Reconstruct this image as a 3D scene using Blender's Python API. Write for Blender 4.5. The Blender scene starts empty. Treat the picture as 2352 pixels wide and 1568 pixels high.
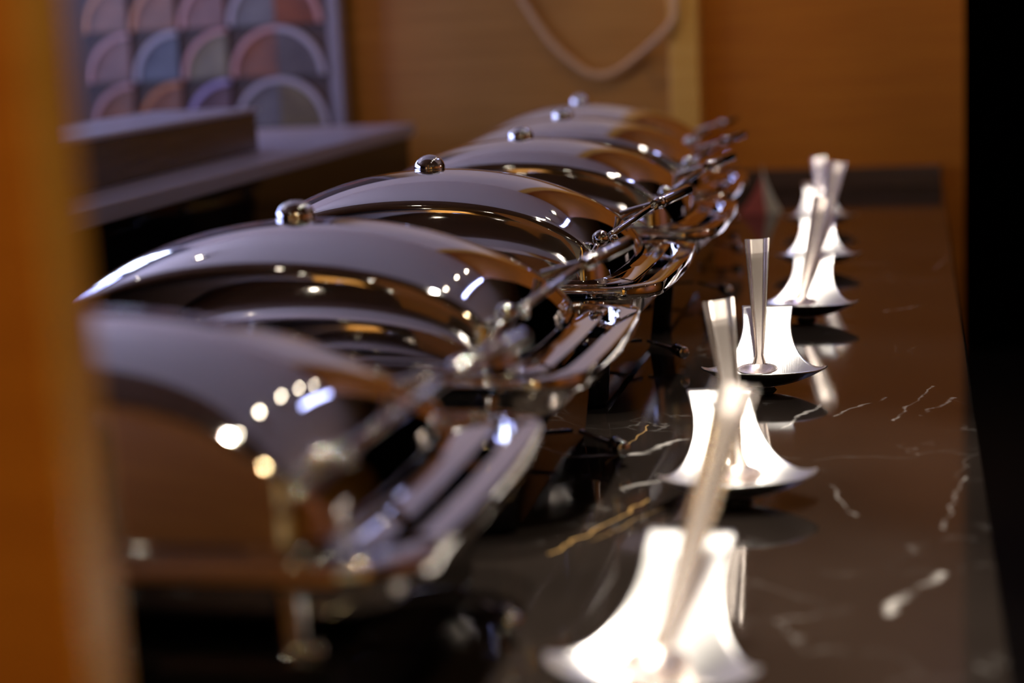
import bpy, bmesh, math, random
from mathutils import Vector, Matrix
S = bpy.context.scene
COL = S.collection
random.seed(7)
PI = math.pi

# ------------------------------------------------------------------ camera
f_px = 4050.0
cd = bpy.data.cameras.new('camera'); cam = bpy.data.objects.new('camera', cd); COL.objects.link(cam)
cd.sensor_width = 36.0; cd.lens = 36.0 * f_px / 2352.0; cd.clip_start = 0.02
R = Matrix(((0.97446, 0.00496, 0.22451), (0.2195, 0.18997, -0.95694), (-0.0474, 0.98178, 0.18403)))
cam.matrix_world = Matrix.Translation((0, 0, 0.49)) @ R.to_4x4()
cd.dof.use_dof = True; cd.dof.focus_distance = 2.22; cd.dof.aperture_fstop = 1.95
S.camera = cam

# ------------------------------------------------------------------ world, exposure
w = bpy.data.worlds.new('world'); S.world = w; w.use_nodes = True
w.node_tree.nodes['Background'].inputs[0].default_value = (0.02, 0.018, 0.02, 1)
w.node_tree.nodes['Background'].inputs[1].default_value = 0.3
S.view_settings.view_transform = 'Standard'; S.view_settings.look = 'None'
S.view_settings.gamma = 1.0; S.view_settings.exposure = 0.0; S.view_settings.use_curve_mapping = False
S.cycles.sample_clamp_indirect = 20.0
S.cycles.caustics_reflective = False; S.cycles.caustics_refractive = False
S.cycles.blur_glossy = 0.3

WARM = (1.0, 0.80, 0.56); COOL = (0.50, 0.52, 1.0); WHITE = (1.0, 0.92, 0.80)
CEIL_Z = 1.75

def spot(name, loc, aim, power, color, deg, radius=0.03, blend=0.6):
    l = bpy.data.lights.new(name, 'SPOT'); l.energy = power; l.color = color
    l.spot_size = math.radians(deg); l.spot_blend = blend; l.shadow_soft_size = radius
    o = bpy.data.objects.new(name, l); COL.objects.link(o); o.location = loc
    o.rotation_euler = (Vector(aim) - Vector(loc)).to_track_quat('-Z', 'Y').to_euler()
    return o
# spotlights over the serving side of the counter, one ahead of each spoon rest
SPOTS = [(-0.12, 1.60 + 0.52 * i, CEIL_Z - 0.06) for i in range(6)]
for i, p in enumerate(SPOTS):
    spot('counter_and_fill_spotlight', p, (-0.18, p[1] - 0.45, 0.03), (110, 95, 44, 26, 17, 11)[i], WHITE, 34, 0.04)
for y, pw in ((1.00, 70), (1.46, 45)):  # added fill lights, brighten the two nearest spoon handles
    spot('counter_and_fill_spotlight', (-0.10, y, CEIL_Z - 0.06), (-0.17, y + 0.32, 0.12), pw, WHITE, 24, 0.05)
# wall washers on the wooden end wall
spot('wall_washer', (0.30, 3.9, 1.6), (-0.02, 4.62, 0.36), 15, (1.0, 0.64, 0.24), 42, 0.04, 1.0)
spot('trim_washer', (-0.55, 3.9, 1.6), (-0.56, 4.6, 0.40), 12, (1.0, 0.76, 0.36), 40, 0.04, 1.0)
spot('panel_washer', (-1.05, 3.4, 1.6), (-1.1, 4.62, 0.38), 7.5, (1.0, 0.74, 0.40), 70, 0.04, 1.0)
spot('tile_fill', (-1.5, 3.5, 1.6), (-1.85, 4.5, 0.38), 24, (1.0, 0.62, 0.45), 50, 0.04, 1.0)  # added warm fill that reddens the shell tiles
# lamps of the room behind the camera
for x, y in ((-0.8, -0.4), (0.3, -0.9), (-1.6, -1.6), (1.2, -1.8)):
    spot('room_spotlight', (x, y, CEIL_Z - 0.06), (x, y - 0.9, 0.0), 60, WARM, 95, 0.04)
spot('post_spotlight', (0.25, -0.15, 1.5), (-0.5, 0.7, 0.30), 38, (1.0, 0.70, 0.36), 50, 0.04, 1.0)
for x, pw in ((-1.3, 60), (0.3, 85), (1.7, 50)):
    spot('back_wall_washer', (x, -1.5, CEIL_Z - 0.06), (x, -2.6, 0.3), pw, (1.0, 0.75, 0.45), 80, 0.05, 1.0)
for y in (0.2, 2.4):
    spot('right_wall_washer', (2.0, y, CEIL_Z - 0.06), (3.2, y + 0.4, 0.2), 50, (1.0, 0.75, 0.45), 80, 0.05, 1.0)
# added unseen uplights, one warm and one cool,
# brightening the plaster ceiling that the lids mirror
spot('ceiling_fill', (2.4, 3.2, 0.9), (0.4, 3.6, 1.75), 22, (1.0, 0.80, 0.66), 110, 0.06, 1.0)
spot('ceiling_fill', (-2.9, 3.6, 0.9), (-1.2, 3.8, 1.75), 12, (0.75, 0.78, 1.0), 110, 0.06, 1.0)

# ------------------------------------------------------------------ materials
def mat(name):
    m = bpy.data.materials.new(name); m.use_nodes = True
    nt = m.node_tree; return m, nt, nt.nodes['Principled BSDF']
def L(nt, a, b): nt.links.new(a, b)
def simple(name, col, rough=0.5, metal=0.0, spec=None, coat=0.0):
    m, nt, b = mat(name)
    b.inputs['Base Color'].default_value = (*col, 1); b.inputs['Roughness'].default_value = rough
    b.inputs['Metallic'].default_value = metal; b.inputs['Coat Weight'].default_value = coat
    if spec is not None: b.inputs['Specular IOR Level'].default_value = spec
    # faint surface variation so nothing is perfectly flat
    tc = nt.nodes.new('ShaderNodeTexCoord'); n = nt.nodes.new('ShaderNodeTexNoise')
    n.inputs['Scale'].default_value = 60; L(nt, tc.outputs['Object'], n.inputs['Vector'])
    mr = nt.nodes.new('ShaderNodeMapRange'); mr.inputs['To Min'].default_value = rough * 0.85
    mr.inputs['To Max'].default_value = rough * 1.15
    L(nt, n.outputs['Fac'], mr.inputs['Value']); L(nt, mr.outputs['Result'], b.inputs['Roughness'])
    return m
def brushed(name, col, rough, axis_scale, bump=0.02):
    m, nt, b = mat(name)
    b.inputs['Base Color'].default_value = (*col, 1); b.inputs['Metallic'].default_value = 1
    b.inputs['Roughness'].default_value = rough
    tc = nt.nodes.new('ShaderNodeTexCoord'); mp = nt.nodes.new('ShaderNodeMapping')
    mp.inputs['Scale'].default_value = axis_scale
    n = nt.nodes.new('ShaderNodeTexNoise'); n.inputs['Scale'].default_value = 1; n.inputs['Detail'].default_value = 3
    L(nt, tc.outputs['Object'], mp.inputs['Vector']); L(nt, mp.outputs['Vector'], n.inputs['Vector'])
    bp = nt.nodes.new('ShaderNodeBump'); bp.inputs['Strength'].default_value = bump; bp.inputs['Distance'].default_value = 0.001
    L(nt, n.outputs['Fac'], bp.inputs['Height']); L(nt, bp.outputs['Normal'], b.inputs['Normal'])
    return m
def wood(name, c0, c1, rough=0.45, scale=(1.2, 1.2, 34), coat=0.0):
    m, nt, b = mat(name)
    tc = nt.nodes.new('ShaderNodeTexCoord'); mp = nt.nodes.new('ShaderNodeMapping')
    mp.inputs['Scale'].default_value = scale
    n = nt.nodes.new('ShaderNodeTexNoise'); n.inputs['Scale'].default_value = 3; n.inputs['Detail'].default_value = 6
    n.inputs['Roughness'].default_value = 0.6
    r = nt.nodes.new('ShaderNodeValToRGB'); r.color_ramp.elements[0].position = 0.3; r.color_ramp.elements[1].position = 0.7
    r.color_ramp.elements[0].color = (*c0, 1); r.color_ramp.elements[1].color = (*c1, 1)
    L(nt, tc.outputs['Object'], mp.inputs['Vector']); L(nt, mp.outputs['Vector'], n.inputs['Vector'])
    L(nt, n.outputs['Fac'], r.inputs['Fac']); L(nt, r.outputs['Color'], b.inputs['Base Color'])
    bp = nt.nodes.new('ShaderNodeBump'); bp.inputs['Strength'].default_value = 0.08; bp.inputs['Distance'].default_value = 0.002
    L(nt, n.outputs['Fac'], bp.inputs['Height']); L(nt, bp.outputs['Normal'], b.inputs['Normal'])
    b.inputs['Roughness'].default_value = rough; b.inputs['Coat Weight'].default_value = coat
    b.inputs['Coat Roughness'].default_value = 0.15
    return m
def glow(name, col, strength):
    m, nt, b = mat(name)
    b.inputs['Base Color'].default_value = (0, 0, 0, 1)
    b.inputs['Emission Color'].default_value = (*col, 1); b.inputs['Emission Strength'].default_value = strength
    return m

def marble_mat():
    m, nt, b = mat('dark_veined_marble')
    N = nt.nodes
    def M(op, a, bb=None, c=None):
        n = N.new('ShaderNodeMath'); n.operation = op
        for i, v in enumerate((a, bb, c)):
            if v is None: continue
            if isinstance(v, (int, float)): n.inputs[i].default_value = v
            else: L(nt, v, n.inputs[i])
        return n.outputs[0]
    tc = N.new('ShaderNodeTexCoord')
    wn = N.new('ShaderNodeTexNoise'); wn.inputs['Scale'].default_value = 22; wn.inputs['Detail'].default_value = 5
    L(nt, tc.outputs['Object'], wn.inputs['Vector'])
    sub = N.new('ShaderNodeVectorMath'); sub.operation = 'SUBTRACT'; sub.inputs[1].default_value = (0.5, 0.5, 0.5)
    L(nt, wn.outputs['Color'], sub.inputs[0])
    sc = N.new('ShaderNodeVectorMath'); sc.operation = 'SCALE'; sc.inputs['Scale'].default_value = 0.03
    L(nt, sub.outputs[0], sc.inputs[0])
    add = N.new('ShaderNodeVectorMath'); add.operation = 'ADD'
    L(nt, tc.outputs['Object'], add.inputs[0]); L(nt, sc.outputs[0], add.inputs[1])
    sp = N.new('ShaderNodeSeparateXYZ'); L(nt, add.outputs[0], sp.inputs[0])
    X, Y = sp.outputs[0], sp.outputs[1]
    # explicit veins: (x0,y0,x1,y1,half width,strength,gold)
    V = VEINS
    white = None; gold = None
    for (x0, y0, x1, y1, hw, st, g) in V:
        dx, dy = x1 - x0, y1 - y0; l2 = dx * dx + dy * dy
        px = M('SUBTRACT', X, x0); py = M('SUBTRACT', Y, y0)
        t = M('MULTIPLY_ADD', px, dx / l2, M('MULTIPLY', py, dy / l2))
        cl = N.new('ShaderNodeClamp'); L(nt, t, cl.inputs[0]); t = cl.outputs[0]
        ex = M('MULTIPLY_ADD', t, -dx, px); ey = M('MULTIPLY_ADD', t, -dy, py)
        d = M('SQRT', M('ADD', M('MULTIPLY', ex, ex), M('MULTIPLY', ey, ey)))
        mr = N.new('ShaderNodeMapRange'); mr.inputs['From Min'].default_value = hw; mr.inputs['From Max'].default_value = 0
        mr.inputs['To Min'].default_value = 0; mr.inputs['To Max'].default_value = st
        L(nt, d, mr.inputs['Value'])
        if g: gold = mr.outputs[0] if gold is None else M('MAXIMUM', gold, mr.outputs[0])
        else: white = mr.outputs[0] if white is None else M('MAXIMUM', white, mr.outputs[0])
    # fine scattered flecks and hair veins
    vo = N.new('ShaderNodeTexVoronoi'); vo.feature = 'DISTANCE_TO_EDGE'; vo.inputs['Scale'].default_value = 5.5
    n2 = N.new('ShaderNodeTexNoise'); n2.inputs['Scale'].default_value = 7; n2.inputs['Detail'].default_value = 6
    L(nt, tc.outputs['Object'], n2.inputs['Vector'])
    mx = N.new('ShaderNodeVectorMath'); mx.operation = 'MULTIPLY_ADD'; mx.inputs[1].default_value = (0.35, 0.35, 0.35)
    L(nt, n2.outputs['Color'], mx.inputs[0]); L(nt, tc.outputs['Object'], mx.inputs[2])
    L(nt, mx.outputs[0], vo.inputs['Vector'])
    mr = N.new('ShaderNodeMapRange'); mr.inputs['From Min'].default_value = 0.014; mr.inputs['From Max'].default_value = 0
    L(nt, vo.outputs['Distance'], mr.inputs['Value'])
    n3 = N.new('ShaderNodeTexNoise'); n3.inputs['Scale'].default_value = 5; n3.inputs['Detail'].default_value = 4
    L(nt, tc.outputs['Object'], n3.inputs['Vector'])
    m3 = N.new('ShaderNodeMapRange'); m3.inputs['From Min'].default_value = 0.52; m3.inputs['From Max'].default_value = 0.72
    L(nt, n3.outputs['Fac'], m3.inputs['Value'])
    hair = M('MULTIPLY', M('MULTIPLY', mr.outputs[0], m3.outputs[0]), 0.4)
    white = M('MAXIMUM', white, hair)
    br = N.new('ShaderNodeTexNoise'); br.inputs['Scale'].default_value = 30; br.inputs['Detail'].default_value = 3
    L(nt, tc.outputs['Object'], br.inputs['Vector'])
    bm = N.new('ShaderNodeMapRange'); bm.inputs['From Min'].default_value = 0.35; bm.inputs['From Max'].default_value = 0.6
    L(nt, br.outputs['Fac'], bm.inputs['Value'])
    white = M('MULTIPLY', white, bm.outputs[0])
    base = N.new('ShaderNodeValToRGB'); base.color_ramp.elements[0].color = (0.008, 0.006, 0.005, 1)
    base.color_ramp.elements[1].color = (0.030, 0.022, 0.018, 1)
    L(nt, n3.outputs['Fac'], base.inputs['Fac'])
    m1 = N.new('ShaderNodeMix'); m1.data_type = 'RGBA'; m1.inputs['B'].default_value = (0.62, 0.58, 0.54, 1)
    L(nt, white, m1.inputs['Factor']); L(nt, base.outputs['Color'], m1.inputs['A'])
    m2 = N.new('ShaderNodeMix'); m2.data_type = 'RGBA'; m2.inputs['B'].default_value = (0.75, 0.45, 0.16, 1)
    L(nt, gold, m2.inputs['Factor']); L(nt, m1.outputs['Result'], m2.inputs['A'])
    L(nt, m2.outputs['Result'], b.inputs['Base Color'])
    b.inputs['Roughness'].default_value = 0.07; b.inputs['IOR'].default_value = 1.55
    return m
VEINS = [
    (-0.43, 1.86, -0.30, 1.885, 0.0065, 1.0, 0), (-0.30, 1.885, -0.265, 1.95, 0.0065, 1.0, 0),
    (-0.265, 1.95, -0.19, 1.97, 0.0035, 0.7, 0), (-0.30, 1.74, -0.20, 1.83, 0.006, 0.9, 0),
    (-0.33, 1.52, -0.265, 1.70, 0.0018, 0.9, 1), (-0.33, 1.84, -0.31, 2.02, 0.0014, 0.7, 1),
    (-0.30, 1.56, -0.235, 1.70, 0.0012, 0.5, 1),
    (-0.160, 2.00, -0.115, 2.14, 0.0045, 0.9, 0), (-0.10, 2.07, -0.04, 2.17, 0.0035, 0.7, 0),
    (0.00, 2.07, 0.045, 2.17, 0.0035, 0.8, 0), (-0.03, 2.05, 0.02, 2.24, 0.0025, 0.6, 0),
    (-0.028, 1.38, 0.018, 1.49, 0.0060, 0.9, 0), (0.02, 1.62, 0.045, 1.80, 0.0025, 0.5, 0),
    (-0.09, 1.76, -0.06, 1.66, 0.0025, 0.5, 0),
    (-0.12, 3.30, -0.02, 3.28, 0.0040, 0.5, 0), (-0.05, 2.78, 0.0, 2.83, 0.004, 0.5, 0),
    (0.03, 3.2, 0.05, 3.35, 0.004, 0.5, 0),
]
pan_steel = brushed('brushed_pan_steel', (0.78, 0.75, 0.72), 0.16, (260, 260, 6), 0.25)
chrome = simple('polished_chrome', (0.80, 0.78, 0.76), 0.035, 1.0)
lid_steel = brushed('mirror_steel_lid', (0.74, 0.72, 0.71), 0.045, (3, 40, 40), 0.01)
satin = brushed('satin_steel', (0.90, 0.88, 0.86), 0.30, (900, 20, 20), 0.10)
spoon_steel = brushed('spoon_steel', (0.88, 0.77, 0.70), 0.27, (700, 10, 10), 0.10)
black_glass = simple('glossy_black', (0.004, 0.004, 0.005), 0.03)
rubber = simple('black_rubber', (0.01, 0.01, 0.01), 0.6)
marble = marble_mat()
wood_dull = wood('matte_brown_veneer', (0.36, 0.155, 0.028), (0.47, 0.22, 0.05), 0.35)
wood_orange = wood('orange_veneer', (0.38, 0.115, 0.006), (0.48, 0.165, 0.010), 0.4)
wood_gold = wood('golden_oak_trim', (0.62, 0.32, 0.05), (0.72, 0.40, 0.08), 0.4)
lid_darkener_wood = wood('added_lid_darkener_veneer', (0.13, 0.055, 0.018), (0.19, 0.085, 0.03), 0.5)
wood_post = wood('amber_post_veneer', (0.46, 0.135, 0.006), (0.60, 0.20, 0.012), 0.5)
dark_stone = simple('dark_grey_stone', (0.045, 0.043, 0.05), 0.30)
ledge_top_m = brushed('grey_slate_top', (0.38, 0.34, 0.40), 0.3, (60, 1, 1), 0.3)
ledge_top_m.node_tree.nodes['Principled BSDF'].inputs['Metallic'].default_value = 0
box_wood = wood('dark_walnut', (0.05, 0.03, 0.018), (0.10, 0.06, 0.035), 0.25)
ceil_m = simple('grey_plaster', (0.80, 0.67, 0.58), 0.8)
dark_wall_m = simple('dark_room_black', (0.003, 0.003, 0.003), 0.9, 0, 0.0)  # near-black colour stands in for the unlit room beyond
floor_m = simple('dark_carpet', (0.02, 0.014, 0.01), 0.95)
beige_m = simple('beige_plaster', (0.55, 0.47, 0.27), 0.8)
red_cloth = simple('red_cloth', (0.75, 0.16, 0.10), 0.8)
cream_cloth = simple('cream_cloth', (0.98, 0.92, 0.62), 0.8)
reflection_m = simple('tan_reflection', (0.60, 0.36, 0.18), 0.7)  # tone of the light reflection on the end wall
frame_m = simple('pale_frame_metal', (0.20, 0.18, 0.22), 0.35, 0.0)
lamp_glow = glow('lamp_glass', (1.0, 0.88, 0.68), 60)
window_glow = glow('window_glass_lit', (0.38, 0.44, 1.0), 10.0)
window_white = glow('window_glass_bright', (0.60, 0.70, 1.0), 13.0)

# ------------------------------------------------------------------ mesh helpers
def obj(name, bm, m, parent=None, smooth=False, loc=None):
    me = bpy.data.meshes.new(name); bm.to_mesh(me); bm.free()
    mats = m if isinstance(m, (list, tuple)) else [m]
    for k in mats: me.materials.append(k)
    if smooth:
        for p in me.polygons: p.use_smooth = True
        me.set_sharp_from_angle(angle=math.radians(38))
    o = bpy.data.objects.new(name, me); COL.objects.link(o)
    if parent: o.parent = parent
    if loc: o.location = loc
    return o
def thing(name, label, cat, loc=(0, 0, 0), rz=0, group=None):
    o = bpy.data.objects.new(name, None); COL.objects.link(o); o.empty_display_size = 0.05
    o.location = loc; o.rotation_euler = (0, 0, rz); tag(o, label, cat, group); return o
def tag(o, label, cat, group=None):
    o['label'] = label; o['category'] = cat
    if group: o['group'] = group
    return o
def struct(name, bm, m, parent=None, **k):
    o = obj(name, bm, m, parent, **k); o['kind'] = 'structure'; return o
def box(bm, x0, x1, y0, y1, z0, z1, bev=0.0):
    r = bmesh.ops.create_cube(bm, size=1.0)
    vs = r['verts']
    for v in vs:
        v.co = Vector(((x0 + x1) / 2 + v.co.x * (x1 - x0), (y0 + y1) / 2 + v.co.y * (y1 - y0), (z0 + z1) / 2 + v.co.z * (z1 - z0)))
    if bev > 0:
        es = list({e for v in vs for e in v.link_edges})
        bmesh.ops.bevel(bm, geom=es, offset=bev, segments=3, profile=0.5, affect='EDGES')
    return bm
def new(): return bmesh.new()
def tube(bm, pts, radii, seg=16, cap=True):
    pts = [Vector(p) for p in pts]
    if isinstance(radii, (int, float)): radii = [radii] * len(pts)
    rings = []; up = None
    for i, p in enumerate(pts):
        a = pts[max(0, i - 1)]; b = pts[min(len(pts) - 1, i + 1)]
        t = (b - a).normalized()
        if up is None: up = t.orthogonal().normalized()
        up = (up - t * up.dot(t)).normalized(); s = t.cross(up)
        rings.append([bm.verts.new(p + (up * math.cos(q) + s * math.sin(q)) * radii[i]) for q in [2 * PI * k / seg for k in range(seg)]])
    for r0, r1 in zip(rings, rings[1:]):
        for k in range(seg): bm.faces.new((r0[k], r0[(k + 1) % seg], r1[(k + 1) % seg], r1[k]))
    if cap:
        bm.faces.new(list(reversed(rings[0]))); bm.faces.new(rings[-1])
    return bm
def rod(bm, a, b, r, seg=20, rnd=0.5):
    """rod with rounded ends"""
    a, b = Vector(a), Vector(b); t = (b - a).normalized(); n = 5; P = []; Rr = []
    h = r * rnd
    for i in range(n + 1):
        q = PI / 2 * i / n; P.append(a + t * (h - h * math.cos(q))); Rr.append(max(r * math.sin(q), r * 0.03))
    for i in range(n, -1, -1):
        q = PI / 2 * i / n; P.append(b - t * (h - h * math.cos(q))); Rr.append(max(r * math.sin(q), r * 0.03))
    return tube(bm, P, Rr, seg)
def ball(bm, c, r, sz=1.0, seg=28):
    res = bmesh.ops.create_uvsphere(bm, u_segments=seg, v_segments=seg // 2, radius=r)
    for v in res['verts']: v.co = Vector((v.co.x, v.co.y, v.co.z * sz)) + Vector(c)
    return bm
def loft(bm, rings, closed=True, cap0=True, cap1=True):
    R_ = [[bm.verts.new(p) for p in r] for r in rings]
    n = len(R_[0])
    for a, b in zip(R_, R_[1:]):
        for k in range(n): bm.faces.new((a[k], a[(k + 1) % n], b[(k + 1) % n], b[k]))
    if cap0: bm.faces.new(list(reversed(R_[0])))
    if cap1: bm.faces.new(R_[-1])
    return bm
def rrect(hx, hy, r, z, seg=10, bow=0.0):
    """rounded rectangle whose four sides bulge gently outwards by bow"""
    pts = []
    for cx, cy, a0 in ((hx - r, hy - r, 0), (-hx + r, hy - r, 90), (-hx + r, -hy + r, 180), (hx - r, -hy + r, 270)):
        for i in range(seg + 1):
            a = math.radians(a0 + 90 * i / seg)
            pts.append(Vector((cx + r * math.cos(a), cy + r * math.sin(a), z)))
    out = []
    for p, q in zip(pts, pts[1:] + pts[:1]):
        out.append(p)
        if (p - q).length > 0.05:
            for k in range(1, 12): out.append(p.lerp(q, k / 12))
    for p in out:
        x, y = p.x / hx, p.y / hy
        p.x += bow * x * abs(x) ** 3 * max(0, 1 - y * y)
        p.y += bow * y * abs(y) ** 3 * max(0, 1 - x * x)
    return out

# ------------------------------------------------------------------ room shell
FLOOR_Z = -0.9
XL, XR, YB, YE = -3.4, 3.2, -3.6, 4.62
struct('floor', box(new(), XL, XR, YB, 7.0, FLOOR_Z - 0.05, FLOOR_Z), floor_m)
cg = struct('ceiling', box(new(), XL, XR, 2.35, 7.0, CEIL_Z, CEIL_Z + 0.05), ceil_m)
struct('ceiling_lid_darkener', box(new(), XL, XR, YB, 2.35, CEIL_Z, CEIL_Z + 0.05), lid_darkener_wood, cg)  # dark part added unseen to keep grey out of the lid sides
struct('wall_left', box(new(), XL - 0.05, XL, YB, 7.0, FLOOR_Z, CEIL_Z), box_wood)
struct('wall_right', box(new(), XR, XR + 0.05, YB, 7.0, FLOOR_Z, CEIL_Z), wood_orange)
struct('wall_far', box(new(), XL, XR, 7.0, 7.05, FLOOR_Z, CEIL_Z), dark_wall_m)
struct('wall_behind', box(new(), XL, XR, YB - 0.05, YB, FLOOR_Z, CEIL_Z), beige_m)
struct('wall_partition', box(new(), XL, -1.75, -2.5, -2.4, FLOOR_Z, CEIL_Z), box_wood)
# end wall of wood veneer behind the counter, stopping short on the right
ew = struct('wall_end', box(new(), XL, -0.60, YE, YE + 0.10, FLOOR_Z, 0.60), wood_dull)
struct('wall_soffit', box(new(), -2.45, -0.60, YE - 0.04, YE + 0.10, 0.60, CEIL_Z), ceil_m)
struct('wall_panel', box(new(), -0.60, 0.116, YE + 0.02, YE + 0.10, FLOOR_Z, CEIL_Z), wood_orange, ew)
struct('trim_1', box(new(), -0.622, -0.545, YE - 0.05, YE + 0.04, 0.0, CEIL_Z, 0.004), wood_gold)
# wooden columns behind the camera, only seen as reflections
for i, (x, hw) in enumerate(((-1.55, 0.18), (1.7, 0.3))):
    struct('wall_column', box(new(), x - hw, x + hw, -2.6, -2.3, FLOOR_Z, CEIL_Z, 0.01), wood_gold)

# windows on the left wall
for i, (y0, y1, m) in enumerate(((0.9, 1.7, window_glow), (1.8, 2.6, window_white), (2.7, 3.5, window_glow), (3.6, 4.4, window_glow))):
    b = new(); z0, z1 = 0.45, 1.25
    for k in range(2):
        for j in range(2):
            ya = y0 + 0.03 + k * (y1 - y0) / 2; yb = y0 - 0.03 + (k + 1) * (y1 - y0) / 2
            za = z0 + 0.03 + j * (z1 - z0) / 2; zb = z0 - 0.03 + (j + 1) * (z1 - z0) / 2
            box(b, XL, XL + 0.01, ya, yb, za, zb)
    wd = struct('window_%d' % (i + 1), b, m)
    b = new()
    box(b, XL, XL + 0.03, y0, y1, z0 - 0.03, z0 + 0.03); box(b, XL, XL + 0.03, y0, y1, z1 - 0.03, z1 + 0.03)
    box(b, XL, XL + 0.03, y0 - 0.03, y0 + 0.03, z0, z1); box(b, XL, XL + 0.03, y1 - 0.03, y1 + 0.03, z0, z1)
    struct('window_frame', b, frame_m, wd)

b = new()
for k in range(2):
    for j in range(3): box(b, -3.3 + 0.2 * k, -3.14 + 0.2 * k, YE - 0.02, YE - 0.013, 0.62 + 0.25 * j, 0.83 + 0.25 * j)
wd = struct('window_5', b, window_glow)
b = new()
for k in range(2):
    for j in range(3): box(b, -2.84 + 0.18 * k, -2.70 + 0.18 * k, YE - 0.02, YE - 0.013, 0.62 + 0.25 * j, 0.81 + 0.25 * j)
struct('window_glazing', b, window_white, wd)
struct('window_frame', box(new(), -3.36, -2.46, YE - 0.012, YE, 0.56, 1.41), frame_m, wd)

# ------------------------------------------------------------------ counter
ct = thing('serving_counter', 'long dark marble serving counter with white and gold veins', 'counter', (0, 0, 0))
obj('countertop', box(new(), -1.9, 0.065, 0.35, YE - 0.001, -0.04, 0.0, 0.003), marble, ct)
obj('cabinet', box(new(), -1.88, 0.02, 0.38, YE - 0.001, FLOOR_Z, -0.04), black_glass, ct)
struct('trim_2', box(new(), -0.545, 0.060, YE - 0.012, YE + 0.019, 0.0005, 0.052, 0.002), box_wood)

# raised stone ledge behind the dishes
lg = thing('raised_ledge', 'raised black ledge with grey slate top behind the chafing dishes', 'ledge')
obj('body', box(new(), -1.88, -1.262, 0.9, 4.34, 0.0, 0.19, 0.002), black_glass, lg)
for k, (xa, xb) in enumerate(((-1.34, -1.25), (-1.433, -1.343), (-1.60, -1.436), (-1.88, -1.603))):
    obj('slate_strip', box(new(), xa, xb, 0.9, 4.36, 0.19, 0.22, 0.003), ledge_top_m, lg)
bx_ = thing('ledge_box', 'low dark walnut box with grey lid standing on the slate ledge', 'box', (0, 0, 0.22))
obj('body', box(new(), -1.62, -1.385, 2.45, 3.60, 0.0, 0.082, 0.003), box_wood, bx_)
obj('lid', box(new(), -1.625, -1.38, 2.45, 3.605, 0.082, 0.092, 0.003), ledge_top_m, bx_)
# ------------------------------------------------------------------ scallop tile panel
tp = thing('scallop_tile_panel', 'framed panel of overlapping quarter-round shell tiles in pink, blue and copper', 'panel', (0, 4.50, 0))
obj('backing', box(new(), -2.36, -1.50, 0.0, 0.03, 0.0, 1.2), simple('panel_backing', (0.045, 0.02, 0.014), 0.5), tp)
fm = new(); box(fm, -1.512, -1.478, -0.012, 0.035, 0.0, 1.2, 0.003)
obj('frame', fm, frame_m, tp)
TC = {'pink': (0.15, 0.055, 0.045), 'copper': (0.15, 0.04, 0.012), 'blue': (0.055, 0.055, 0.09), 'olive': (0.12, 0.09, 0.045),
      'plum': (0.08, 0.03, 0.04), 'grey': (0.09, 0.075, 0.08), 'rust': (0.16, 0.045, 0.01)}
TM = {}
for k, c in TC.items():
    m, nt, b = mat('tile_' + k)
    tc = nt.nodes.new('ShaderNodeTexCoord'); n = nt.nodes.new('ShaderNodeTexNoise'); n.inputs['Scale'].default_value = 16; n.inputs['Detail'].default_value = 4
    L(nt, tc.outputs['Object'], n.inputs['Vector'])
    r = nt.nodes.new('ShaderNodeValToRGB'); r.color_ramp.elements[0].position = 0.3; r.color_ramp.elements[1].position = 0.7
    r.color_ramp.elements[0].color = (c[0] * .7, c[1] * .65, c[2] * .7, 1); r.color_ramp.elements[1].color = (min(1, c[0] * 1.3), min(1, c[1] * 1.35), min(1, c[2] * 1.3), 1)
    L(nt, n.outputs['Fac'], r.inputs['Fac']); L(nt, r.outputs['Color'], b.inputs['Base Color'])
    b.inputs['Roughness'].default_value = 0.35
    TM[k] = m
RIMC = {}
for k, c in (('violet', (0.34, 0.28, 0.52)), ('rose', (0.46, 0.25, 0.25)), ('amber', (0.46, 0.18, 0.07)), ('silver', (0.38, 0.35, 0.42))):
    RIMC[k] = simple('rim_' + k, c, 0.3)
PX, PZ = 0.140, 0.135
rows = [  # bottom row first
    (0.215, ['rust', 'rust', 'plum', 'grey', 'olive'], ['rose', 'amber', 'violet', 'silver', 'silver']),
    (0.350, ['pink', 'blue', 'olive', 'rust', 'grey'], ['rose', 'silver', 'rose', 'rose', 'silver']),
    (0.485, ['copper', 'rust', 'pink', 'grey', 'copper'], ['amber', 'amber', 'rose', 'silver', 'rose']),
    (0.620, ['pink', 'grey', 'rust', 'blue', 'pink'], ['rose', 'violet', 'amber', 'silver', 'rose']),
    (0.080, ['plum', 'rust', 'grey', 'rust', 'pink'], ['rose', 'amber', 'violet', 'silver', 'rose']),
]
x_start = -2.215
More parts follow.
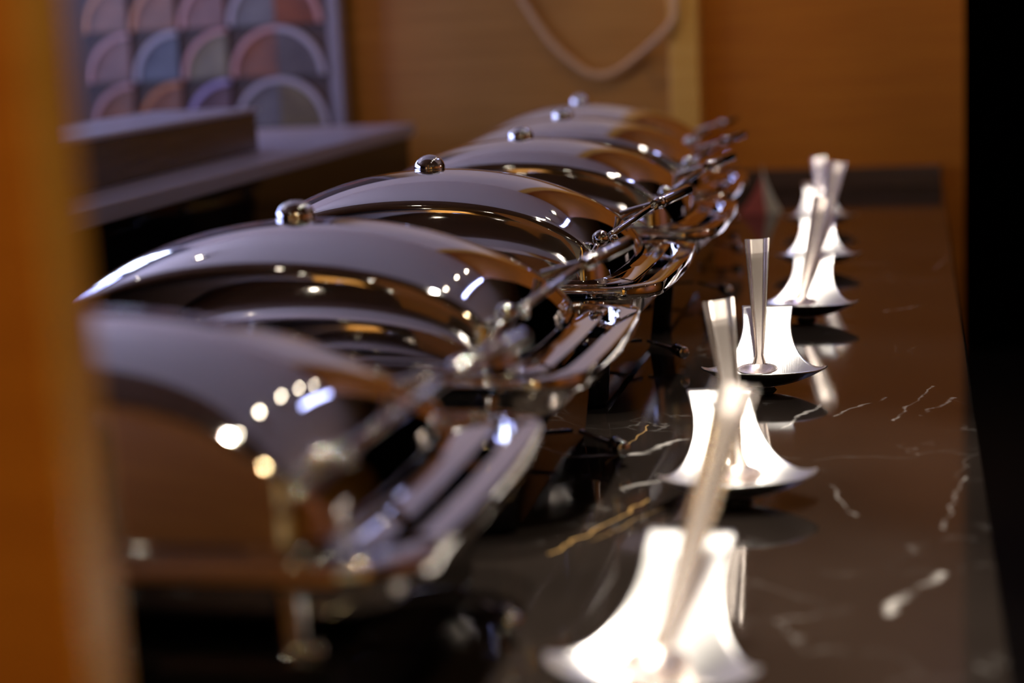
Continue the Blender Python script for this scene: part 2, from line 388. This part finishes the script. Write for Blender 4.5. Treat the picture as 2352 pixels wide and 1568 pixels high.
for (zb, cols, rims) in rows:
    for k, cn in enumerate(cols):
        right = (k == 4)
        cx = x_start + PX * (k + 1) if not right else x_start + PX * 4
        sgn = 1 if right else -1
        Rr = PZ - 0.004
        b = new(); seg = 14; front = -0.012; ring = []
        ring = [Vector((cx + sgn * 0.001, front - 0.004, zb))] + [Vector((cx + sgn * (Rr - 0.012) * math.cos(PI / 2 * i / seg), front - 0.001, zb + (Rr - 0.012) * math.sin(PI / 2 * i / seg))) for i in range(seg + 1)]
        back = [Vector((p.x, 0.0, p.z)) for p in ring]
        vr = [b.verts.new(p) for p in ring]; vb = [b.verts.new(p) for p in back]
        b.faces.new(vr); b.faces.new(list(reversed(vb)))
        for i in range(len(vr)): b.faces.new((vr[i], vb[i], vb[(i + 1) % len(vr)], vr[(i + 1) % len(vr)]))
        bmesh.ops.recalc_face_normals(b, faces=b.faces)
        t = obj('scallop_tile', b, TM[cn], tp)
        b = new(); V_ = []
        for i in range(seg + 1):
            a = PI / 2 * i / seg; c_, s_ = math.cos(a), math.sin(a)
            V_.append([b.verts.new((cx + sgn * q * c_, yy, zb + q * s_)) for q, yy in ((Rr - 0.0125, 0.0), (Rr - 0.0125, front - 0.006), (Rr, front - 0.006), (Rr, 0.0))])
        for p, q in zip(V_, V_[1:]):
            for i in range(4): b.faces.new((p[i], p[(i + 1) % 4], q[(i + 1) % 4], q[i]))
        b.faces.new(V_[0]); b.faces.new(V_[-1]); bmesh.ops.recalc_face_normals(b, faces=b.faces)
        obj('rim', b, RIMC[rims[k]], t)

# tan tube standing in for a V-shaped light reflection on the wall
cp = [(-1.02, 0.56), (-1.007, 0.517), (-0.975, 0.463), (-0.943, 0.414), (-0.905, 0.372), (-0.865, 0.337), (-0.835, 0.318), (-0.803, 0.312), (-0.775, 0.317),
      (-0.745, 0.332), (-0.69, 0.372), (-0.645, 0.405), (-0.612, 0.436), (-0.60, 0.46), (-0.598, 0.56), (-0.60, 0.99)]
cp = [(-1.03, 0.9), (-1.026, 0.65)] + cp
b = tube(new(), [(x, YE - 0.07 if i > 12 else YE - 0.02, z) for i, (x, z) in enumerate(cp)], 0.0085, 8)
tag(obj('reflection_curve', b, reflection_m, smooth=True), 'thin tan V-shaped curve standing in for a light reflection on the brown end wall', 'light reflection')

# ------------------------------------------------------------------ wooden post at the left
pt = thing('wooden_post', 'out-of-focus amber wooden partition board standing at the left in front of all dishes', 'partition', (-0.378, 0, 0))
obj('board', box(new(), -0.24, 0.0, 0.703, 0.75, 0.0, 1.4, 0.002), wood_post, pt)
obj('edge_strip', box(new(), 0.0, 0.003, 0.706, 0.747, 0.001, 1.4, 0.0008), wood_gold, pt)

# ------------------------------------------------------------------ chafing dish
HLX, HLY, HLZ = 0.260, 0.175, 0.134; LID_Z = 0.156; LCX, LCY = 0.012, -0.018
LE = 2.03
def bowed(x, y):
    '''front and rear of the lid curve back towards the corners'''
    return x * (1 - 0.06 * (y / HLY) ** 2 * abs(x / HLX) ** 3)
def make_dish():
    root = thing('chafing_dish', '', 'chafing dish')
    # lid dome: roll-top arc front to rear, steep side panels with rounded shoulders
    def plan(x):
        r = 0.036; t = abs(x) - (HLX - r); bw = 0.006 * max(0, 1 - (x / HLX) ** 2)
        return HLY + bw if t <= 0 else HLY + bw - r + math.sqrt(max(0, r * r - t * t))
    # cross-section (y, height): battered side panel, tight shoulder, gentle dome
    def dome(y): return 1 - 12.0 * (y + 0.055) ** 2
    yn, yf = -0.193, 0.157
    full = [(yn + 0.0055 * (k / 12) ** 1.3, 0.70 * k / 12) for k in range(13)]
    p0, p1, p2 = full[-1], (yn + 0.0065, dome(yn + 0.0075) - 0.005), (yn + 0.014, dome(yn + 0.014))
    full += [tuple((1 - t) ** 2 * a + 2 * t * (1 - t) * c + t * t * d for a, c, d in zip(p0, p1, p2)) for t in [k / 8 for k in range(1, 9)]]
    ya, yb = yn + 0.014, yf - 0.016
    full += [(ya + (yb - ya) * k / 34, dome(ya + (yb - ya) * k / 34)) for k in range(1, 35)]
    p0, p1, p2 = full[-1], (yf - 0.003, dome(yf - 0.004)), (yf - 0.002, 0.30)
    full += [tuple((1 - t) ** 2 * a + 2 * t * (1 - t) * c + t * t * d for a, c, d in zip(p0, p1, p2)) for t in [k / 8 for k in range(1, 9)]]
    full += [(yf - 0.002 + 0.002 * k / 5, 0.30 * (1 - k / 5)) for k in range(1, 6)]
    full = [((y - LCY) / HLY, g) for y, g in full]
    b = new(); nx, nyy = 120, len(full) - 1; grid = []
    for i in range(nx + 1):
        ph = PI * i / nx
        cx_ = -math.cos(ph); x = HLX * math.copysign(abs(cx_) ** (2 / LE), cx_); h = HLZ * max(math.sin(ph), 0.0) ** (2 / LE)
        if i in (0, nx): h = 0.0; x = math.copysign(HLX, cx_)
        row = []
        for k in range(nyy + 1):
            yy, gg = full[k]
            y_ = yy * plan(x); row.append(b.verts.new((LCX + bowed(x, y_), LCY + y_, LID_Z + h * gg)))
        grid.append(row)
    for r0, r1 in zip(grid, grid[1:]):
        for k in range(nyy): b.faces.new((r0[k], r1[k], r1[k + 1], r0[k + 1]))
    bmesh.ops.remove_doubles(b, verts=b.verts, dist=1e-6)
    bmesh.ops.recalc_face_normals(b, faces=b.faces)
    lid = obj('lid', b, lid_steel, root, smooth=True)
    # flat flange plate round the lid base
    b = new(); rr = []
    for (d, z) in ((-0.002, 0.163), (0.001, 0.1602)):
        ring = rrect(HLX + d, HLY + d, 0.036, z, bow=0.006)
        for p in ring: p.x = LCX + bowed(p.x, p.y); p.y += LCY
        rr.append(ring)
    for (t, z) in ((0.35, 0.1595), (0.95, 0.1578), (1.0, 0.1565), (0.96, 0.1550), (-0.1, 0.1550)):
        o_ = rrect(HLX + 0.030 * t, HLY + 0.021 * t, 0.040, z, bow=0.006)
        for p in o_: p.x += LCX * (1 - t * 0.9); p.y += LCY * (1 - t * 0.75)
        rr.append(o_)
    loft(b, rr, cap0=False, cap1=False)
    obj('lid_flange', b, chrome, lid, smooth=True)
    # knob on top: domed cap on a short collar
    b = new(); prof = [(0.016, -0.001), (0.0195, 0.0), (0.0205, 0.0015), (0.0205, 0.003)]
    for k in range(1, 11):
        a = PI / 2 * k / 10; prof.append((max(0.0205 * math.cos(a), 0.0004), 0.0025 + 0.0172 * math.sin(a)))
    loft(b, [[Vector((LCX * 0.3 + r * math.cos(2 * PI * k / 32), -0.040 + r * math.sin(2 * PI * k / 32), LID_Z + HLZ + z - 0.0012)) for k in range(32)] for r, z in prof])
    obj('knob', b, chrome, lid, smooth=True)
    # frame: deep rounded rim with a sunken channel
    b = new(); rr = []
    for (dx, z) in ((-0.003, 0.1395), (-0.0005, 0.1400), (0.0, 0.1410), (0.0, 0.1535), (-0.0008, 0.1550), (-0.003, 0.1556)):
        rr.append(rrect(0.324 + dx, 0.213 + dx, 0.050 + dx * 0.5, z, bow=0.010))
    for (dx, z) in ((0.0, 0.1550), (-0.001, 0.1535), (-0.001, 0.1440), (-0.03, 0.1440)):
        rr.append(rrect(0.304 + dx, 0.201 + dx, 0.046 + dx * 0.5, z, bow=0.008))
    loft(b, rr, cap0=False, cap1=False)
    obj('rim', b, chrome, root, smooth=True)
    b = new()
    loft(b, [rrect(0.3205, 0.2095, 0.048, 0.1396, bow=0.010), rrect(0.3205, 0.2095, 0.048, 0.1435, bow=0.010)])
    obj('rim_plate', b, chrome, root)
    # water pan
    b = new(); rr = []
    for (dx, z) in ((-0.012, 0.1085), (-0.004, 0.1095), (-0.001, 0.113), (0.0, 0.118), (0.002, 0.1398)):
        rr.append(rrect(0.296 + dx, 0.183 + dx, 0.045, z, bow=0.004))
    loft(b, rr)
    obj('water_pan', b, pan_steel, root, smooth=True)
    # black glossy heater base under the pan
    b = new(); rr = []
    for (dx, z) in ((-0.016, 0.004), (-0.010, 0.0), (-0.006, 0.006), (0.002, 0.080), (0.0, 0.084), (-0.006, 0.086)):
        rr.append(rrect(0.262 + dx, 0.205 + dx, 0.020, z))
    rr = rr[1:]
    loft(b, rr)
    obj('heater_base', b, black_glass, root, smooth=False)
    # legs
    for sx in (-1, 1):
        for sy in (-1, 1):
            b = new(); x, y = sx * 0.236, sy * 0.194
            tube(b, [(x, y, 0.1400), (x, y, 0.132), (x, y, 0.130), (x, y, 0.096), (x, y, 0.094), (x, y, 0.0862)], [0.012, 0.012, 0.009, 0.009, 0.011, 0.011], 24)
            lgp = obj('leg', b, chrome, root, smooth=True)
            ft = new(); ball(ft, (x + 0.014 * sx, y - 0.001 * sy, 0.0915), 0.0055)
            obj('leg_screw', ft, chrome, lgp, smooth=True)
    # handle: ball mount, thin bar, collar, thick grip
    hd = new(); rod(hd, (0.262, -0.150, 0.2115), (0.297, 0.020, 0.2300), 0.0042, 20, 0.3)
    h = obj('handle', hd, chrome, root, smooth=True)
    for lst in ((0.252, -0.166, 0.2095, 0.0105), ):
        b = new(); ball(b, lst[:3], lst[3]); ball(b, (0.266, -0.149, 0.207), 0.0055, seg=20)
        obj('ball_joint', b, chrome, h, smooth=True)
    b = new(); ball(b, (0.2985, 0.026, 0.2305), 0.0088); tube(b, [(0.294, 0.010, 0.229), (0.296, 0.018, 0.2297)], 0.0068, 20)
    obj('collar', b, chrome, h, smooth=True)
    rb = new(); rod(rb, (0.300, 0.030, 0.2308), (0.3270, 0.118, 0.2375), 0.0075, 24, 0.6)
    obj('grip', rb, chrome, h, smooth=True)
    b = new(); tube(b, [(0.226, -0.186, 0.178), (0.236, -0.192, 0.184), (0.247, -0.184, 0.197), (0.249, -0.173, 0.203), (0.252, -0.166, 0.2085)], 0.0034, 12)
    obj('bracket', b, chrome, h, smooth=True)
    b = new(); tube(b, [(0.245, 0.040, 0.214), (0.268, 0.036, 0.222), (0.290, 0.030, 0.2285), (0.298, 0.027, 0.230)], [0.006, 0.0045, 0.004, 0.004], 12)
    obj('bracket', b, chrome, h, smooth=True)
    # hinge barrels at the rear
    for sy in (-1, 1):
        b = new(); tube(b, [(-0.300, sy * 0.11 - 0.03, 0.172), (-0.300, sy * 0.11 + 0.03, 0.172)], 0.011, 20); box(b, -0.315, -0.285, sy * 0.11 - 0.022, sy * 0.11 + 0.022, 0.152, 0.172, 0.002)
        obj('hinge', b, chrome, root, smooth=True)
    # heat control: small rod ending in a knob
    b = new(); rod(b, (0.262, 0.118, 0.026), (0.314, 0.072, 0.0205), 0.0026, 12)
    cl_ = obj('control_rod', b, chrome, root, smooth=True)
    b = new(); rod(b, (0.306, 0.084, 0.0215), (0.322, 0.060, 0.0195), 0.0085, 24, 0.35)
    obj('control_knob', b, chrome, cl_, smooth=True)
    return root
def copy_tree(o, parent=None):
    c = o.copy(); COL.objects.link(c)
    if parent: c.parent = parent
    for ch in list(o.children): copy_tree(ch, c)
    return c
dish_labels = [
    'polished chafing dish nearest the camera, most blurred, lid cut off behind wooden board',
    'polished chafing dish second from the camera, its bright bluish handle bar touching the third lid',
    'polished chafing dish in sharp focus, third from the camera, round knob crisp on its lid',
    'polished chafing dish just behind the sharply focused one, fourth from the camera',
    'polished chafing dish second from the far end of the row, small and blurred',
    'polished chafing dish at the far end of the row beside the wooden end wall',
]
d0 = make_dish()
centres = [(-0.63, 1.215), (-0.631, 1.763), (-0.633, 2.295), (-0.624, 2.815), (-0.652, 3.31), (-0.71, 3.80)]
for i, (x, y) in enumerate(centres):
    d = d0 if i == 0 else copy_tree(d0)
    d.location = (x, y, 0.0); d['label'] = dish_labels[i]; d['group'] = 'chafing dishes in a row on the marble counter'

# ------------------------------------------------------------------ spoon rests and spoons
def rest_surface():
    b = new(); ny, ns = 54, 28; y0, y1 = -0.056, 0.135; W = 0.080; th = 0.0016
    top = []
    for j in range(ny + 1):
        t = j / ny; y = y0 + (y1 - y0) * (t ** 1.25)
        if y <= 0: wd = W * math.sqrt(max(0, 1 - (y / y0) ** 2)); wd = max(wd, 0.0015)
        else:
            q = min(1, y / 0.100)
            wd = W * (1 - q) ** 1.9 * 0.60 + 0.0320 + (W * 0.40 - 0.0320) * (1 - q) ** 3
            if y > 0.100: wd = 0.0320 + 0.002 * (y - 0.100) / 0.035
        if y <= 0: zc = 0.0045 + 0.026 * (y / y0) ** 2
        elif y < 0.112: zc = 0.0045 + 0.0705 * (y / 0.112) ** 1.2
        else: zc = 0.075 + (y - 0.112) * 0.42
        lift = 0.025 if y <= 0 else 0.025 * max(0, 1 - y / 0.09) ** 1.2
        row = []
        for k in range(ns + 1):
            s = -1 + 2 * k / ns; s = math.copysign(abs(s) ** 0.85, s)
            row.append(Vector((wd * s, y, zc + lift * (s * wd / W) ** 2)))
        top.append(row)
    vt = [[b.verts.new(p) for p in r] for r in top]
    for r0, r1 in zip(vt, vt[1:]):
        for k in range(ns): b.faces.new((r0[k], r0[k + 1], r1[k + 1], r1[k]))
    return b
def make_rest():
    root = thing('spoon_rest', '', 'spoon rest')
    o = obj('tray', rest_surface(), satin, root, smooth=True)
    md = o.modifiers.new('thickness', 'SOLIDIFY'); md.thickness = 0.0016; md.offset = 1
    b = new(); tube(b, [(0, -0.002, 0.0), (0, -0.002, 0.0035)], [0.016, 0.013], 28)
    obj('foot', b, rubber, root)
    return root
def make_spoon(tip, base=(0, 0, 0.0)):
    """serving spoon: bowl at the origin, handle rising to tip (local offset)"""
    root = thing('serving_spoon', '', 'spoon')
    # bowl
    b = new(); nr, ns = 10, 28; rx, ry, dp = 0.026, 0.036, 0.010
    rings = []
    for i in range(nr + 1):
        q = max(i / nr, 0.02)
        rings.append([Vector((rx * q * math.cos(a), ry * q * math.sin(a), dp * (q * q - 1))) for a in [2 * PI * k / ns for k in range(ns)]])
    loft(b, rings, cap0=True, cap1=False)
    o = obj('bowl', b, spoon_steel, root, smooth=True)
    md = o.modifiers.new('thickness', 'SOLIDIFY'); md.thickness = 0.0014; md.offset = -1
    # handle
    tip = Vector(tip); st = Vector((0, ry - 0.004, -0.0005)); n = 26
    d = (tip - st); side = Vector((1, 0, 0)); side = (side - d.normalized() * side.dot(d.normalized())).normalized()
    nrm = side.cross(d.normalized()); nrm = nrm if nrm.z > 0 else -nrm
    b = new(); rows_ = []
    for i in range(n + 1):
        t = i / n
        p = st + d * t - nrm * 0.006 * math.sin(PI * min(1, t * 1.15)) ** 1
        hw = 0.0055 + 0.0115 * max(0, (t - 0.08) / 0.92) ** 0.95
        if t < 0.08: hw = 0.0095 - (0.0095 - 0.0055) * (t / 0.08)
        up = []; prof = [(-1, 0.0), (-0.97, 0.0016), (-0.86, 0.0018), (-0.76, 0.0007), (-0.66, 0.0014), (-0.56, 0.0003), (-0.45, 0.0), (0.45, 0.0), (0.56, 0.0003), (0.66, 0.0014), (0.76, 0.0007), (0.86, 0.0018), (0.97, 0.0016), (1, 0.0), (0.95, -0.0016), (0, -0.0020), (-0.95, -0.0016)]
        rows_.append([p + side * hw * s + nrm * h for s, h in prof])
    loft(b, rows_)
    bmesh.ops.recalc_face_normals(b, faces=b.faces)
    obj('handle', b, spoon_steel, root)
    return root
rests = [(-0.187, 1.185), (-0.176, 1.700), (-0.192, 2.215), (-0.168, 2.715), (-0.180, 3.24), (-0.205, 3.82)]
tips = [(0.047, 0.165, 0.168), (-0.031, 0.150, 0.150), (-0.012, 0.175, 0.143), (0.030, 0.18, 0.140), (0.034, 0.18, 0.150), (-0.010, 0.17, 0.110)]
sp_off = [(0.002, -0.004), (0.0, 0.0), (-0.008, -0.004), (-0.010, 0.0), (0.0, 0.0), (0.0, 0.0)]
order = ['nearest the camera, glowing white and badly blurred', 'second from the camera, white and flared', 'third from the camera, nearest to sharp focus',
         'fourth from the camera', 'fifth from the camera, small and blurred', 'farthest away near the end wall']
olab = ['in the nearest tray at bottom of the photo', 'in the second tray from the camera', 'in the third tray from the camera, sharpest fluted handle',
        'in the fourth tray from the camera, leaning right', 'in the fifth tray from the camera, leaning right', 'in the farthest tray by the end wall']
r0 = make_rest()
for i, (x, y) in enumerate(rests):
    r = r0 if i == 0 else copy_tree(r0)
    r.location = (x, y, 0.0); r.rotation_euler = (0, 0, math.radians((-6, 13, 2, -3, 2, 4)[i])); r['label'] = 'flared satin steel spoon rest ' + order[i]; r['group'] = 'spoon rests along the front of the counter'
    s = make_spoon(tips[i]); s.location = (x + sp_off[i][0], y + sp_off[i][1], 0.0275)
    s['label'] = 'steel serving spoon standing ' + olab[i]; s['group'] = 'serving spoons in the spoon rests'

# ------------------------------------------------------------------ folded napkin near the end wall
nk = thing('folded_napkin', 'red and cream folded napkin standing beyond the farthest chafing dish', 'napkin', (-0.352, 4.12, 0))
def fold(x0, x1, h, yb):
    b = new(); n = 10; fr = []; bk = []
    for i in range(n + 1):
        t = i / n; hw = (1 - t) ** 1.5
        fr.append((Vector((x0 * hw, -0.02 * (1 - t) + yb, h * t)), Vector((x1 * hw, -0.02 * (1 - t) + yb, h * t))))
        bk.append((Vector((x0 * hw, 0.02 * (1 - t) + yb + 0.002, h * t)), Vector((x1 * hw, 0.02 * (1 - t) + yb + 0.002, h * t))))
    rr = [[a, b_, d, c] for (a, b_), (c, d) in zip(fr, bk)]
    loft(b, rr); bmesh.ops.recalc_face_normals(b, faces=b.faces); return b
obj('red_fold', fold(-0.055, 0.010, 0.095, 0), red_cloth, nk)
obj('cream_fold', fold(0.008, 0.042, 0.115, 0.004), cream_cloth, nk)

cpn = thing('handle_glint_strip', 'narrow cool white light strip added unseen in the ceiling for blue glints in the handles', 'light', (0.14, 3.98, CEIL_Z))  # added strip, out of view, puts blue glints on the handle bars
b = new()
for x0_, x1_, y0_, y1_ in ((-0.05, 0.05, -0.60, -0.56), (-0.05, 0.05, 0.56, 0.60), (-0.05, -0.03, -0.56, 0.56), (0.03, 0.05, -0.56, 0.56)): box(b, x0_, x1_, y0_, y1_, -0.02, 0.0)
obj('frame', b, frame_m, cpn)
obj('added_glint_emitter', box(new(), -0.03, 0.03, -0.56, 0.56, -0.012, -0.002), glow('cool_handle_glint_glow', (0.45, 0.50, 1.0), 12.0), cpn)
# ------------------------------------------------------------------ ceiling lamps (real fixtures where the spotlights hang)
k0 = None
for i, (x, y) in enumerate([(p[0], p[1]) for p in SPOTS] + [(-0.8, -0.4), (0.3, -0.9), (-1.6, -1.6), (1.2, -1.8), (-0.4, -0.05), (-1.2, 0.4), (0.6, 0.3), (1.4, 0.6), (1.9, -0.6), (2.4, 1.2), (1.6, 2.2), (0.9, -2.6), (2.6, -1.8), (-0.2, -2.0), (2.5, 3.0), (1.0, 3.4), (-2.0, 2.2), (-1.9, 3.4)]):
    if k0 is None:
        t = thing('ceiling_spotlight', '', 'light')
        b = new(); tube(b, [(0, 0, 0), (0, 0, -0.05)], [0.055, 0.05], 24); obj('housing', b, frame_m, t, smooth=False)
        b = new(); tube(b, [(0, 0, -0.0505), (0, 0, -0.0525)], 0.020, 20); obj('bulb', b, lamp_glow, t)
        k0 = t
    else: t = copy_tree(k0)
    t.location = (x, y, CEIL_Z); t['label'] = ('round ceiling spotlight above the spoon rest ' + order[i]) if i < 6 else 'round recessed spotlight in the ceiling of the room around the counter'; t['group'] = 'ceiling spotlights'
